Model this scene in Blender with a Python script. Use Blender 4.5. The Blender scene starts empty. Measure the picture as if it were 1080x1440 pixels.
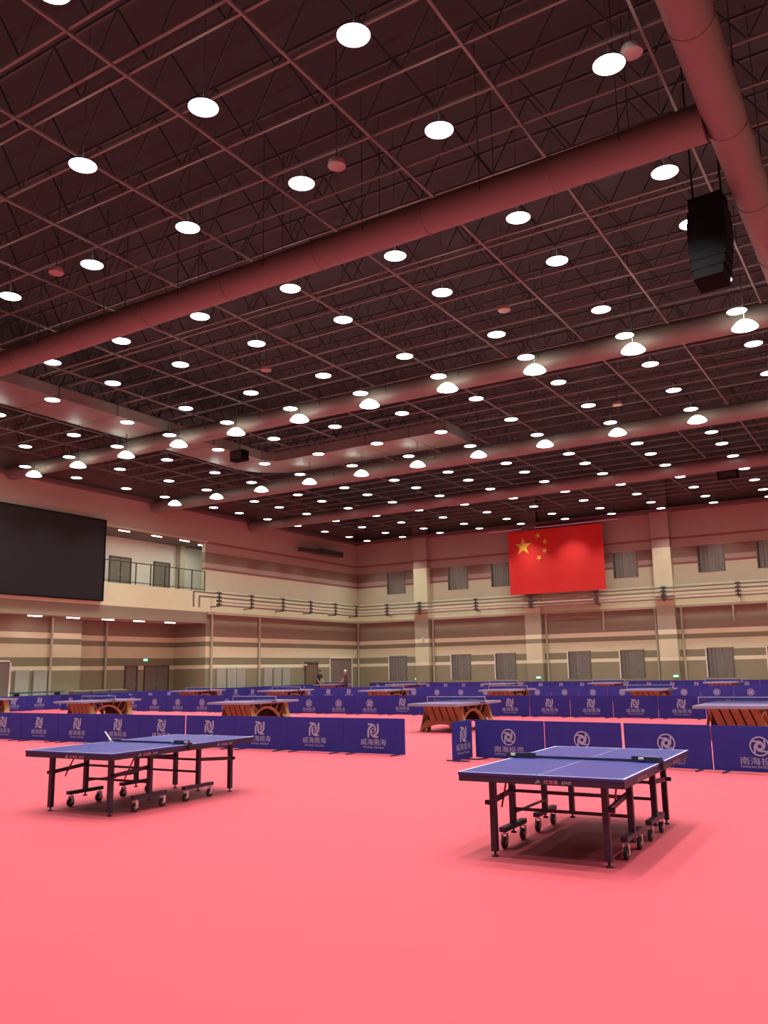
import bpy, bmesh, math, random
from mathutils import Vector, Matrix
random.seed(7)
SC = bpy.context.scene
COL = SC.collection

# ------------------------------------------------------------------ camera
F_PX = 1193.11
PITCH, ROLL, YAW, CAM_H = .1837, -.0174, .5514, 1.693
cy, sy = math.cos(YAW), math.sin(YAW)
fw = Vector((-sy*math.cos(PITCH), cy*math.cos(PITCH), math.sin(PITCH)))
rt = Vector((cy, sy, 0)); up = rt.cross(fw)
r2 = rt*math.cos(ROLL) + up*math.sin(ROLL)
u2 = -rt*math.sin(ROLL) + up*math.cos(ROLL)
cam_d = bpy.data.cameras.new('camera'); cam = bpy.data.objects.new('camera', cam_d); COL.objects.link(cam)
cam.matrix_world = Matrix(((r2.x, u2.x, -fw.x, 0), (r2.y, u2.y, -fw.y, 0), (r2.z, u2.z, -fw.z, CAM_H), (0, 0, 0, 1)))
cam_d.sensor_fit = 'VERTICAL'; cam_d.sensor_height = 36.0
cam_d.lens = F_PX/1440*36.0; cam_d.clip_end = 300; cam_d.clip_start = .05
SC.camera = cam

# ------------------------------------------------------------------ world and exposure
w = bpy.data.worlds.new('world'); SC.world = w; w.use_nodes = True
w.node_tree.nodes['Background'].inputs[0].default_value = (.5, .55, .6, 1)
w.node_tree.nodes['Background'].inputs[1].default_value = .02
SC.view_settings.view_transform = 'Standard'; SC.view_settings.look = 'None'
SC.view_settings.exposure = 0.0; SC.view_settings.gamma = 1.0
SC.view_settings.use_curve_mapping = False
LAMP_W = 76.0         # watts of each ceiling lamp
ROOF_FILL_W = 4.0          # added upward fill over each lamp, to make the roof less red
FLOOD_W = 50.0

# ------------------------------------------------------------------ materials
def mat(name, col, rough=.6, metal=0, emit=None, estr=0, noise=0, nscale=20, bump=0, bscale=100, spec=.5):
    m = bpy.data.materials.new(name); m.use_nodes = True
    nt = m.node_tree; b = nt.nodes['Principled BSDF']
    b.inputs['Base Color'].default_value = (*col, 1); b.inputs['Roughness'].default_value = rough
    b.inputs['Metallic'].default_value = metal; b.inputs['Specular IOR Level'].default_value = spec
    if emit:
        b.inputs['Emission Color'].default_value = (*emit, 1); b.inputs['Emission Strength'].default_value = estr
    if noise:
        tc = nt.nodes.new('ShaderNodeTexCoord'); n = nt.nodes.new('ShaderNodeTexNoise'); n.inputs['Scale'].default_value = nscale
        n.inputs['Detail'].default_value = 4
        nt.links.new(tc.outputs['Object'], n.inputs['Vector'])
        mx = nt.nodes.new('ShaderNodeMix'); mx.data_type = 'RGBA'
        mx.inputs[6].default_value = (*[c*(1-noise) for c in col], 1); mx.inputs[7].default_value = (*[min(1, c*(1+noise)) for c in col], 1)
        nt.links.new(n.outputs['Fac'], mx.inputs[0]); nt.links.new(mx.outputs[2], b.inputs['Base Color'])
    if bump:
        tc = nt.nodes.new('ShaderNodeTexCoord'); n = nt.nodes.new('ShaderNodeTexNoise'); n.inputs['Scale'].default_value = bscale
        nt.links.new(tc.outputs['Object'], n.inputs['Vector'])
        bp = nt.nodes.new('ShaderNodeBump'); bp.inputs['Strength'].default_value = bump; bp.inputs['Distance'].default_value = .01
        nt.links.new(n.outputs['Fac'], bp.inputs['Height']); nt.links.new(bp.outputs[0], b.inputs['Normal'])
    return m

def banded(name, bands, rough=.8):
    """paint bands by height: bands = [(z_from, colour), ...]"""
    m = bpy.data.materials.new(name); m.use_nodes = True
    nt = m.node_tree; b = nt.nodes['Principled BSDF']; b.inputs['Roughness'].default_value = rough
    b.inputs['Specular IOR Level'].default_value = .25
    g = nt.nodes.new('ShaderNodeNewGeometry'); s = nt.nodes.new('ShaderNodeSeparateXYZ')
    nt.links.new(g.outputs['Position'], s.inputs[0])
    mr = nt.nodes.new('ShaderNodeMath'); mr.operation = 'DIVIDE'; mr.inputs[1].default_value = 20
    nt.links.new(s.outputs['Z'], mr.inputs[0])
    cr = nt.nodes.new('ShaderNodeValToRGB'); cr.color_ramp.interpolation = 'CONSTANT'
    e = cr.color_ramp.elements
    e[0].position = 0; e[0].color = (*bands[0][1], 1)
    e[1].position = bands[1][0]/20; e[1].color = (*bands[1][1], 1)
    for z, c in bands[2:]:
        k = e.new(z/20); k.color = (*c, 1)
    nt.links.new(mr.outputs[0], cr.inputs[0])
    n = nt.nodes.new('ShaderNodeTexNoise'); n.inputs['Scale'].default_value = 1.5; n.inputs['Detail'].default_value = 6
    nt.links.new(g.outputs['Position'], n.inputs['Vector'])
    mp = nt.nodes.new('ShaderNodeMapRange'); mp.inputs[3].default_value = .93; mp.inputs[4].default_value = 1.05
    nt.links.new(n.outputs['Fac'], mp.inputs[0])
    mx = nt.nodes.new('ShaderNodeMix'); mx.data_type = 'RGBA'; mx.blend_type = 'MULTIPLY'; mx.inputs[0].default_value = 1
    nt.links.new(cr.outputs[0], mx.inputs[6]); nt.links.new(mp.outputs[0], mx.inputs[7])
    nt.links.new(mx.outputs[2], b.inputs['Base Color'])
    return m

CREAM = (.65, .72, .46); LIGHT = (.76, .82, .56); OLIVE = (.245, .265, .155); OLIVE2 = (.29, .31, .185)
TAUPE = (.275, .255, .175); TAUPE2 = (.25, .23, .155); BROWN = (.22, .165, .12); LINE = (.24, .12, .09); CREAM_DIM = (.37, .31, .25); TOP = (.12, .085, .07)  # upper wall cream is darkened here for the weak light near the roof
WALLB = [(0, OLIVE2), (1.88, LIGHT), (2.17, OLIVE), (2.62, CREAM), (3.30, OLIVE), (3.62, LIGHT), (3.93, TAUPE), (4.3, TAUPE2), (4.7, TAUPE), (5.1, TAUPE2),
         (5.5, CREAM), (6.9, (.52, .53, .36)), (8.22, LINE), (8.38, CREAM_DIM), (8.68, BROWN), (9.42, CREAM_DIM), (9.95, LINE), (10.1, CREAM_DIM), (11.95, TOP)]  # real stripes, with the cream darkened upwards to stand in for weaker light
PILB = [(0, OLIVE2), (1.88, LIGHT), (2.17, CREAM), (3.30, OLIVE2), (3.62, LIGHT), (3.93, (.37, .36, .25)), (5.5, CREAM), (9.42, CREAM_DIM), (9.95, LINE), (10.1, CREAM_DIM), (11.95, TOP)]  # same darkened cream on the upper pillars, shade put into the colour
M = dict(
    wall=banded('striped wall paint with upper shade', WALLB), pillar=banded('pillar paint with upper shade', PILB),
    carpet=mat('pink sports floor', (.50, .074, .099), .62, noise=.035, nscale=3, bump=.15, bscale=300, spec=.25),
    deck=mat('dark roof deck', (.026, .027, .026), .9), steel=mat('dark roof steel', (.045, .042, .038), .7),
    chord=mat('roof chord steel', (.15, .14, .125), .6), duct=mat('duct metal', (.17, .155, .13), .55, noise=.05, nscale=2),
    duct_dark=mat('duct side metal', (.12, .11, .10), .6), white=mat('white paint', (.8, .8, .78), .5),
    housing=mat('lamp housing', (.03, .028, .028), .5), rod=mat('rod', (.05, .042, .04), .5),
    lens=mat('lit lamp lens', (.9, .9, .9), .5, emit=(1, .97, .94), estr=5), unlit=mat('unlit disc', (.30, .24, .22), .6),
    flood=mat('lit flood lamp', (1, 1, .9), .5, emit=(1, .98, .86), estr=6), tube=mat('lit tube', (1, 1, 1), .5, emit=(1, .95, .95), estr=9),
    blue=mat('barrier blue cloth', (.027, .030, .25), .7, noise=.12, nscale=6, spec=.3), print=mat('printed white', (.36, .38, .56), .7),
    barframe=mat('barrier frame', (.03, .03, .06), .5), top=mat('table top blue', (.032, .030, .20), .42, noise=.04, nscale=2, spec=.5),
    line=mat('white line', (.46, .48, .60), .5), frame=mat('table frame navy', (.030, .022, .045), .45), rubber=mat('rubber', (.03, .02, .025), .7),
    chrome=mat('chrome', (.7, .7, .7), .3, .8), red=mat('red brace', (.45, .05, .07), .5), net=mat('net dark', (.02, .02, .06), .8),
    redprint=mat('red print', (.7, .25, .3), .6), curtain=mat('grey curtain', (.20, .22, .18), .85, noise=.15, nscale=4),
    glass=mat('night window glass', (.02, .025, .03), .1), wframe_d=mat('dark window frame', (.14, .14, .10), .5), wframe=mat('window frame', (.80, .82, .74), .5), screen=mat('led screen', (.016, .014, .016), .85, spec=.25, noise=.2, nscale=1.5),
    flag=mat('flag red', (.60, .018, .014), .75), star=mat('flag yellow', (.7, .45, .05), .7), pipe=mat('pipe metal', (.20, .17, .13), .5),
    pipe_l=mat('pipe light', (.42, .38, .28), .5), bracket=mat('bracket', (.06, .045, .04), .6), wpipe=mat('painted pipe', (.46, .48, .34), .6),
    door=mat('brown door', (.17, .16, .09), .6), door_g=mat('grey door', (.19, .19, .15), .6), radiator=mat('radiator', (.46, .52, .42), .6),
    rail=mat('railing steel', (.07, .08, .07), .4, .5), balc=mat('balcony wall', (.72, .74, .64), .8), black=mat('black cabinet', (.006, .006, .007), .9, spec=.1),
    green=mat('exit sign', (.1, .9, .5), .5, emit=(.2, 1, .5), estr=3), wood=mat('orange wood', (.42, .30, .115), .5, noise=.15, nscale=8),
    yellow=mat('yellow paint', (.48, .42, .16), .5), maroon=mat('dark inner panel', (.06, .028, .025), .6), edge=mat('pale table edge', (.28, .27, .34), .4),
    topg=mat('match table top', (.17, .13, .26), .35), tape=mat('net tape', (.48, .46, .62), .6),
    skin=mat('skin', (.55, .33, .24), .6), hair=mat('hair', (.02, .015, .012), .6), shirt=mat('dark shirt', (.03, .028, .04), .8),
    shirt2=mat('maroon shirt', (.10, .035, .04), .8), trousers=mat('trousers', (.02, .02, .03), .8), cap=mat('pale cap', (.75, .72, .65), .7),
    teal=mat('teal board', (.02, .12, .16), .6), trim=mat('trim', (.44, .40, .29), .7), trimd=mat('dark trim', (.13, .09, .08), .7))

# ------------------------------------------------------------------ helpers
class MB:
    def __init__(s): s.v = []; s.f = []; s.m = []
    def add(s, vs, fs, mi=0):
        o = len(s.v); s.v += [tuple(v) for v in vs]; s.f += [tuple(i+o for i in f) for f in fs]; s.m += [mi]*len(fs); return s
    def box(s, c, d, rz=0, mi=0, rx=0, ry=0):
        R = Matrix.Rotation(rz, 3, 'Z') @ Matrix.Rotation(ry, 3, 'Y') @ Matrix.Rotation(rx, 3, 'X')
        vs = [R @ Vector((x*d[0]/2, y*d[1]/2, z*d[2]/2)) + Vector(c) for x in (-1, 1) for y in (-1, 1) for z in (-1, 1)]
        return s.add(vs, [(0, 1, 3, 2), (4, 6, 7, 5), (0, 4, 5, 1), (2, 3, 7, 6), (0, 2, 6, 4), (1, 5, 7, 3)], mi)
    def bar(s, a, b, wd, h=None, mi=0):
        """square bar from a to b"""
        a, b = Vector(a), Vector(b); h = h or wd; d = (b-a).normalized()
        upv = Vector((0, 0, 1)) if abs(d.z) < .95 else Vector((0, 1, 0))
        x = d.cross(upv).normalized()*wd/2; y = x.cross(d).normalized()*h/2
        vs = [p+i*x+j*y for p in (a, b) for i, j in ((-1, -1), (1, -1), (1, 1), (-1, 1))]
        return s.add(vs, [(3, 2, 1, 0), (4, 5, 6, 7), (0, 1, 5, 4), (1, 2, 6, 5), (2, 3, 7, 6), (3, 0, 4, 7)], mi)
    def tube(s, pts, r, n=8, mi=0, caps=True):
        pts = [Vector(p) for p in pts]; rs = r if isinstance(r, (list, tuple)) else [r]*len(pts); rings = []
        vs = []
        for i, p in enumerate(pts):
            d = (pts[min(i+1, len(pts)-1)]-pts[max(i-1, 0)]).normalized()
            upv = Vector((0, 0, 1)) if abs(d.z) < .95 else Vector((0, 1, 0))
            x = d.cross(upv).normalized(); y = x.cross(d).normalized()
            for k in range(n):
                t = 2*math.pi*k/n; vs.append(p+(x*math.cos(t)+y*math.sin(t))*rs[i])
        fs = []
        for i in range(len(pts)-1):
            for k in range(n):
                k2 = (k+1) % n; fs.append((i*n+k, i*n+k2, (i+1)*n+k2, (i+1)*n+k))
        if caps: fs += [tuple(range(n))[::-1], tuple((len(pts)-1)*n+k for k in range(n))]
        return s.add(vs, fs, mi)
    def lathe(s, prof, c=(0, 0, 0), n=20, mi=0):
        vs = []; fs = []
        for r, z in prof:
            for k in range(n):
                t = 2*math.pi*k/n; vs.append((c[0]+r*math.cos(t), c[1]+r*math.sin(t), c[2]+z))
        for i in range(len(prof)-1):
            for k in range(n):
                k2 = (k+1) % n; fs.append((i*n+k, i*n+k2, (i+1)*n+k2, (i+1)*n+k))
        fs += [tuple(range(n))[::-1], tuple((len(prof)-1)*n+k for k in range(n))]
        return s.add(vs, fs, mi)
    def prism(s, outline, y0, y1, mi=0):
        """outline in XZ (convex or not) extruded in y"""
        n = len(outline)
        vs = [(x, y0, z) for x, z in outline]+[(x, y1, z) for x, z in outline]
        fs = [tuple(range(n)), tuple(range(2*n-1, n-1, -1))]+[(i, i+n, (i+1) % n+n, (i+1) % n) for i in range(n)]
        return s.add(vs, fs, mi)
    def strip(s, pts, wd, y0, y1, mi=0, closed=False):
        """flat ribbon along 2-D points in XZ, extruded y0..y1"""
        n = len(pts); L = []; Rr = []
        for i in range(n):
            if closed: a, b = pts[i-1], pts[(i+1) % n]
            else: a, b = pts[max(i-1, 0)], pts[min(i+1, n-1)]
            dx, dz = b[0]-a[0], b[1]-a[1]; l = math.hypot(dx, dz) or 1
            ww = wd[i] if isinstance(wd, (list, tuple)) else wd
            L.append((pts[i][0]-dz/l*ww/2, pts[i][1]+dx/l*ww/2)); Rr.append((pts[i][0]+dz/l*ww/2, pts[i][1]-dx/l*ww/2))
        m = n if closed else n-1
        vs = []
        for i in range(n): vs += [(L[i][0], y0, L[i][1]), (Rr[i][0], y0, Rr[i][1]), (L[i][0], y1, L[i][1]), (Rr[i][0], y1, Rr[i][1])]
        fs = []
        for i in range(m):
            a = 4*i; b = 4*((i+1) % n)
            fs += [(a, a+1, b+1, b), (a+2, b+2, b+3, a+3), (a, b, b+2, a+2), (a+1, a+3, b+3, b+1)]
        if not closed: fs += [(0, 2, 3, 1), (4*n-4, 4*n-3, 4*n-1, 4*n-2)]
        return s.add(vs, fs, mi)
    def build(s, name, mats, parent=None, smooth=False, loc=None):
        me = bpy.data.meshes.new(name); me.from_pydata(s.v, [], s.f)
        if not isinstance(mats, (list, tuple)): mats = [mats]
        for m in mats: me.materials.append(M[m])
        me.polygons.foreach_set('material_index', s.m)
        bm = bmesh.new(); bm.from_mesh(me); bmesh.ops.recalc_face_normals(bm, faces=bm.faces); bm.to_mesh(me); bm.free()
        if smooth:
            me.polygons.foreach_set('use_smooth', [True]*len(me.polygons))
            me.set_sharp_from_angle(angle=math.radians(40))
        return link(name, me, parent, loc)

def link(name, data, parent=None, loc=None, rz=None):
    o = bpy.data.objects.new(name, data); COL.objects.link(o)
    if parent: o.parent = parent
    if loc: o.location = loc
    if rz: o.rotation_euler.z = rz
    return o
def tag(o, label=None, cat=None, group=None, kind=None):
    if label: o['label'] = label
    if cat: o['category'] = cat
    if group: o['group'] = group
    if kind: o['kind'] = kind
    return o
def thing(name, label, cat, loc=(0, 0, 0), rz=0, group=None):
    o = bpy.data.objects.new(name, None); COL.objects.link(o); o.location = loc; o.rotation_euler.z = rz; o.empty_display_size = .1
    return tag(o, label, cat, group)
def dup(o, parent=None):
    c = o.copy(); COL.objects.link(c)
    if parent: c.parent = parent
    for ch in list(o.children): dup(ch, c)
    return c
def place(o, label, loc, rz=0):
    c = dup(o); c['label'] = label; c.location = loc; c.rotation_euler.z = rz; return c
ORD = ['zeroth', 'first', 'second', 'third', 'fourth', 'fifth', 'sixth', 'seventh', 'eighth', 'ninth', 'tenth', 'eleventh', 'twelfth', 'thirteenth', 'fourteenth',
       'fifteenth', 'sixteenth', 'seventeenth', 'eighteenth', 'nineteenth', 'twentieth', 'twenty-first', 'twenty-second', 'twenty-third', 'twenty-fourth',
       'twenty-fifth', 'twenty-sixth', 'twenty-seventh', 'twenty-eighth', 'twenty-ninth', 'thirtieth']
def struct(o): o['kind'] = 'structure'; return o

def text_mesh(s, width, height, depth=.0015, italic=0):
    cu = bpy.data.curves.new('t', 'FONT'); cu.body = s; cu.align_x = 'CENTER'; cu.align_y = 'CENTER'; cu.size = 1; cu.resolution_u = 2; cu.shear = italic
    cu.extrude = 0; cu.offset = .0
    o = bpy.data.objects.new('t', cu); COL.objects.link(o)
    dg = bpy.context.evaluated_depsgraph_get(); dg.update()
    me = bpy.data.meshes.new_from_object(o.evaluated_get(dg))
    bpy.data.objects.remove(o); bpy.data.curves.remove(cu)
    xs = [v.co.x for v in me.vertices]; ys = [v.co.y for v in me.vertices]
    x0, x1, y0, y1 = min(xs), max(xs), min(ys), max(ys)
    for v in me.vertices:
        x = ((v.co.x-x0)/(x1-x0)-.5)*width; z = ((v.co.y-y0)/(y1-y0)-.5)*height
        v.co = (x, 0, z)
    me.materials.clear()
    return me
TXT = {}
def text(name, key, s, width, height, mt, parent, loc, italic=0, rz=0):
    if key not in TXT:
        me = text_mesh(s, width, height, italic=italic); me.materials.append(M[mt]); TXT[key] = me
    return link(name, TXT[key], parent, loc, rz)

# ------------------------------------------------------------------ the room
XW, YW, XR, YB, ZT = -38.7, 58.5, 13.0, -9.0, 15.2
struct(MB().box(((XW-8+XR)/2, (YW+YB)/2, -.1), (XR-XW+8, YW-YB+1, .2)).build('floor', 'carpet'))
def wall_poly(name, rects, plane, at, thick, m='wall', side=-1):
    """wall made of rectangles (a0,a1,z0,z1) lying in plane 'x' or 'y' at the given place"""
    b = MB()
    for a0, a1, z0, z1 in rects:
        c = (at+side*thick/2, (a0+a1)/2, (z0+z1)/2) if plane == 'x' else ((a0+a1)/2, at+side*thick/2, (z0+z1)/2)
        d = (thick, a1-a0, z1-z0) if plane == 'x' else (a1-a0, thick, z1-z0)
        b.box(c, d)
    return struct(b.build(name, m))
# left wall: upper part overhangs the lobby, balcony opening cut out
BY0, BY1, BZ0, BZ1 = 32.45, 40.6, 6.87, 10.05
RY1 = 40.8
left_wall = wall_poly('wall_left', [(YB, BY0, 4.82, ZT), (BY0, BY1, 4.82, BZ0), (BY0, BY1, BZ1, ZT), (BY1, RY1, 4.82, ZT), (RY1, YW+.3, 0, ZT)], 'x', XW, .3)
wall_poly('wall_left_lobby', [(YB, 32.2, 0, 4.82)], 'x', -40.0, .3)
wall_poly('wall_left_recess', [(32.2, RY1+.0, 0, 4.82)], 'x', -41.5, .3)
struct(MB().box((-40.9, 32.05, 2.41), (1.25, .3, 4.82)).build('wall_left_return', 'wall'))
struct(MB().box((-40.4, RY1+.15, 2.41), (2.8, .298, 4.82)).build('wall_left_end', 'wall'))
struct(MB().box((-40.4, 16, 4.94), (2.79, 49.5, .2)).build('ceiling_lobby', 'trim'))
# back wall with window openings
WC = [-34.95, -29.4, -25.75, -20.15, -16.45, -10.8, -7.15, -1.5, 2.15, 7.8]
rects = []; xs = XW; WW = 1.72
for c in WC:
    rects.append((xs, c-WW/2, 0, ZT)); rects += [(c-WW/2, c+WW/2, 0, .85), (c-WW/2, c+WW/2, 2.75, 7.65), (c-WW/2, c+WW/2, 9.45, ZT)]; xs = c+WW/2
rects.append((xs, XR, 0, ZT))
wall_poly('wall_back', rects, 'y', YW, .3, side=1)
wall_poly('wall_right', [(YB, YW+.3, 0, ZT)], 'x', XR, .3, side=1)
wall_poly('wall_front', [(XW-3, XR+.3, 0, ZT)], 'y', YB, .3, side=-1)
ceil = struct(MB().box(((XW+XR)/2, (YW+YB)/2, ZT+.1), (XR-XW+1, YW-YB+1, .2)).build('ceiling', 'deck'))
# corrugation ribs of the deck as real joists, chords and webs (parts of the ceiling)
ZC, ZU = 12.9, 14.5
XC0, XPITCH, YC0, YPITCH = -17.22, 2.855, 16.6, 1.375
def truss_meshes():
    x0, x1 = XW+.05, XR-.05
    a = MB().box(((x0+x1)/2, 0, ZC), (x1-x0, .055, .05)).build('roof_truss', 'chord')
    b = MB().box(((x0+x1)/2, 0, ZU), (x1-x0, .06, .06))
    n = int((x1-x0)/.95)
    st = (x1-x0)/n
    pts = [(x0+i*st, ZC if i % 2 else ZU) for i in range(n+1)]
    wb = MB()
    for p, q in zip(pts, pts[1:]): wb.bar((p[0], 0, p[1]), (q[0], 0, q[1]), .03)
    return a, b.build('top_chord', 'steel'), wb.build('web', 'steel')
ta, tb, tc = truss_meshes(); tb.parent = ta; tc.parent = ta
ta.parent = ceil
k0 = int((YB-YC0)/YPITCH)+1; k1 = int((YW-YC0)/YPITCH)
first = True
for k in range(k0, k1+1):
    Y = YC0+k*YPITCH
    if Y > YW-.3: continue
    o = ta if first else dup(ta, ceil)
    first = False; o.location.y = Y
kk0 = math.ceil((XW-XC0)/XPITCH); kk1 = int((XR-XC0)/XPITCH)
tie = MB().box((0, (YW+YB)/2, 0), (.055, YW-YB-.1, .05)).build('roof_tie', 'chord', ceil)
tie.location = (XC0+kk0*XPITCH, 0, ZC-.06)
for k in range(kk0+1, kk1+1):
    c = tie.copy(); COL.objects.link(c); c.parent = ceil; c.location = (XC0+k*XPITCH, 0, ZC-.06)
# doubled purlin strips, seen as pairs of lines
for Y in (9.65, 20.3, 31.3):
    MB().box(((XW+XR)/2, Y, ZC+.35), (XR-XW-.1, .07, .04)).build('cable_tray', 'chord', ceil)

# pillars on the back wall
for i, X in enumerate((-32.45, -23.25, -13.85, -4.5, 4.85)):
    struct(MB().box((X, YW-.25, 7.6), (1.2, .5, 15.2)).build('pillar_%d' % (i+1), 'pillar'))
# ledges
struct(MB().box(((XW+XR)/2, YW-.07, 5.5), (XR-XW, .14, .16)).build('trim_1', 'trim'))
struct(MB().box((XW+.07, (RY1+YW)/2, 5.5), (.14, YW-RY1, .16)).build('trim_2', 'trim'))
struct(MB().box(((XW+XR)/2, YW-.3, 12.0), (XR-XW, .6, .22)).build('trim_3', 'trimd'))
struct(MB().box((XW+.12, (YB+YW)/2, 12.0), (.24, YW-YB, .22)).build('trim_4', 'trimd'))
struct(MB().box((XW+.04, (BY0+BY1)/2, BZ1+.08), (.10, BY1-BY0+.3, .14)).build('trim_5', 'trim'))

# windows with curtains on the back wall
n = 0
win_me = None
def fold_curtain(name, wd, h, parent=None):
    b = MB(); N = 44; vs = []; fs = []
    for i in range(N+1):
        t = i/N; x = -wd/2+wd*t; y = .045*math.sin(t*2*math.pi*7.3+.6*math.sin(9*t))+.015*math.sin(t*51)
        for z in (0, h*.5, h): vs.append((x*(1 if z > 0 else .985), y*(1.15 if z == 0 else .9), z))
    for i in range(N):
        for j in range(2): a = i*3+j; fs.append((a, a+3, a+4, a+1))
    b.add(vs, fs); return b.build(name, 'curtain', parent, smooth=True)
cur0 = None
for row, (z0, z1) in enumerate(((.85, 2.75), (7.65, 9.45))):
    for i, c in enumerate(WC[:8]):
        n += 1
        fr = MB(); h = z1-z0
        for sx in (-1, 1): fr.box((c+sx*(WW/2-.04), YW+.03, (z0+z1)/2), (.08, .12, h), 0, 1 if sx < 0 and row == 0 else 0)  # pale left member stands in for the slit of light by the curtain
        fr.box((c, YW+.12, z0+.03), (WW, .1, .06)).box((c, YW+.12, z1-.03), (WW, .1, .06)).box((c, YW+.12, (z0+z1)/2), (.05, .08, h))
        wo = struct(fr.build('window_%d' % n, ['wframe_d', 'wframe']))
        MB().box((c, YW+.16, (z0+z1)/2), (WW, .02, h)).build('pane', 'glass', wo)
        pos = ORD[i+1]
        rowt = 'lower' if row == 0 else 'upper'
        cu = fold_curtain('curtain', WW-.14, h-.02)
        cu.location = (c+.07, YW+.0, z0)
        tag(cu, 'grey pleated curtain in the %s window row, %s from the left corner' % (rowt, pos), 'curtain', 'curtains of the back wall windows')
        rb = MB().tube([(-WW/2, 0, h-.03), (WW/2, 0, h-.03)], .02, 6).build('curtain_rail', 'pipe_l', cu)

# ------------------------------------------------------------------ balcony
struct(MB().box((-41.6, 38.4, BZ0-.1), (5.5, 12.4, .2)).build('floor_balcony', 'trim'))
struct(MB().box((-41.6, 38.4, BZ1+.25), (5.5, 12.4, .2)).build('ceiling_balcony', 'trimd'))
struct(MB().box((-42.15, 36.3, 8.5), (.3, 10.4, 3.4)).build('wall_balcony_back', 'balc'))
struct(MB().box((-42.15, 43.1, 8.5), (.3, 2.9, 3.4)).build('wall_balcony_corridor', 'balc'))
struct(MB().box((-41.0, 44.6, 8.5), (4.3, .2, 3.4)).build('wall_balcony_end', 'balc'))
struct(MB().box((-40.5, 32.2, 8.5), (3.3, .2, 3.4)).build('wall_balcony_left', 'balc'))
struct(MB().box((-41.8, 41.45, 8.5), (.45, .45, 3.4)).build('pillar_6', 'trim'))
def door(name, c, axis, w_, z0, h, m, leaves=1, frame_m='trimd'):
    """door: c = centre on the wall face; axis 'x' wall plane is x=const (faces +x), 'y' faces -y"""
    d = MB(); f = .08
    def P(a, o, z): return (c[0]+o, c[1]+a, z) if axis == 'x' else (c[0]+a, c[1]-o, z)
    def D(a, o, z): return (o, a, z) if axis == 'x' else (a, o, z)
    for s_ in (-1, 1): d.box(P(s_*(w_/2-f/2), .03, z0+h/2), D(f, .12, h))
    d.box(P(0, .03, z0+h-f/2), D(w_, .12, f))
    fo = struct(d.build(name, frame_m))
    lw = (w_-2*f)/leaves
    for k in range(leaves):
        a = -w_/2+f+lw*(k+.5)
        lf = MB().box(P(a, .02, z0+(h-f)/2), D(lw-.02, .05, h-f-.01)).build('door_leaf', m, fo)
        side = 1 if k == 0 and leaves > 1 else -1
        hx = a+side*(lw/2-.09) if leaves > 1 else a+lw/2-.09
        MB().box(P(hx, .07, z0+1.02), D(.03, .05, .22)).build('door_handle', 'chrome', lf)
    return fo
door('door_1', (-42.0, 36.45, 0), 'x', 1.75, BZ0, 2.1, 'door_g', 2)
door('door_2', (-42.0, 39.95, 0), 'x', 1.45, BZ0, 2.1, 'door_g', 2)
door('door_3', (-40.6, 44.5, 0), 'y', 1.2, BZ0, 2.1, 'door_g', 1)
# railing
rl = thing('balcony_railing', 'dark steel balustrade with posts along the balcony beside the screen', 'railing', (XW+.02, BY0, BZ0))
L_ = BY1-BY0
MB().box((0, L_/2, 1.28), (.06, L_, .05)).build('handrail', 'rail', rl)
MB().box((0, L_/2, .12), (.04, L_, .04)).build('bottom_rail', 'rail', rl)
for k in range(8):
    MB().box((0, .03+(L_-.06)*k/7, .64), (.05, .05, 1.28)).build('railing_post', 'rail', rl)
# tube lights in lobby and balcony
def tube_light(loc, label, grp, rz=0, wd=.85, energy=7):
    t = thing('tube_light', label, 'ceiling light', loc, rz, grp)
    MB().box((0, 0, .05), (.09, wd, .04)).build('housing', 'white', t)
    MB().box((0, 0, .01), (.08, wd-.04, .04)).build('tube', 'tube', t)
    ld = bpy.data.lights.new('tube_light', 'AREA'); ld.shape = 'RECTANGLE'; ld.size = .14; ld.size_y = wd; ld.energy = energy; ld.color = (1, .95, .86)
    lo = bpy.data.objects.new('glow', ld); COL.objects.link(lo); lo.parent = t; lo.location = (0, 0, -.05)
    return t
for i, Y in enumerate((15.5, 19.2, 22.9, 25.4, 28.0, 30.4, 32.8, 35.1, 37.6)):
    nth = 9-i
    tube_light((XW-.35, Y+.4, 4.76), 'lit tube lamp under the lobby overhang, %s from the recess end' % ORD[nth], 'tube lamps under the lobby overhang')
for i, (X, Y) in enumerate(((-39.6, 34.6), (-39.6, 37.2), (-39.6, 39.6), (-40.2, 41.9))):
    tube_light((X, Y, BZ1+.08), 'lit tube lamp on the balcony ceiling, %s from the screen' % ORD[i+1], 'tube lamps over the balcony', energy=34)
# screen
sc = thing('video_screen', 'large black wall screen to the left of the lit balcony', 'screen', (XW+.02, 26.1, 5.8))
MB().box((.10, 0, 2.25), (.20, 12.3, 4.5)).build('screen_panel', 'screen', sc)
b = MB()
for s_ in (-1, 1): b.box((.12, s_*6.17, 2.25), (.24, .06, 4.62))
for z in (-.03, 4.53): b.box((.12, 0, z), (.24, 12.4, .06))
b.build('bezel', 'black', sc)

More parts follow.
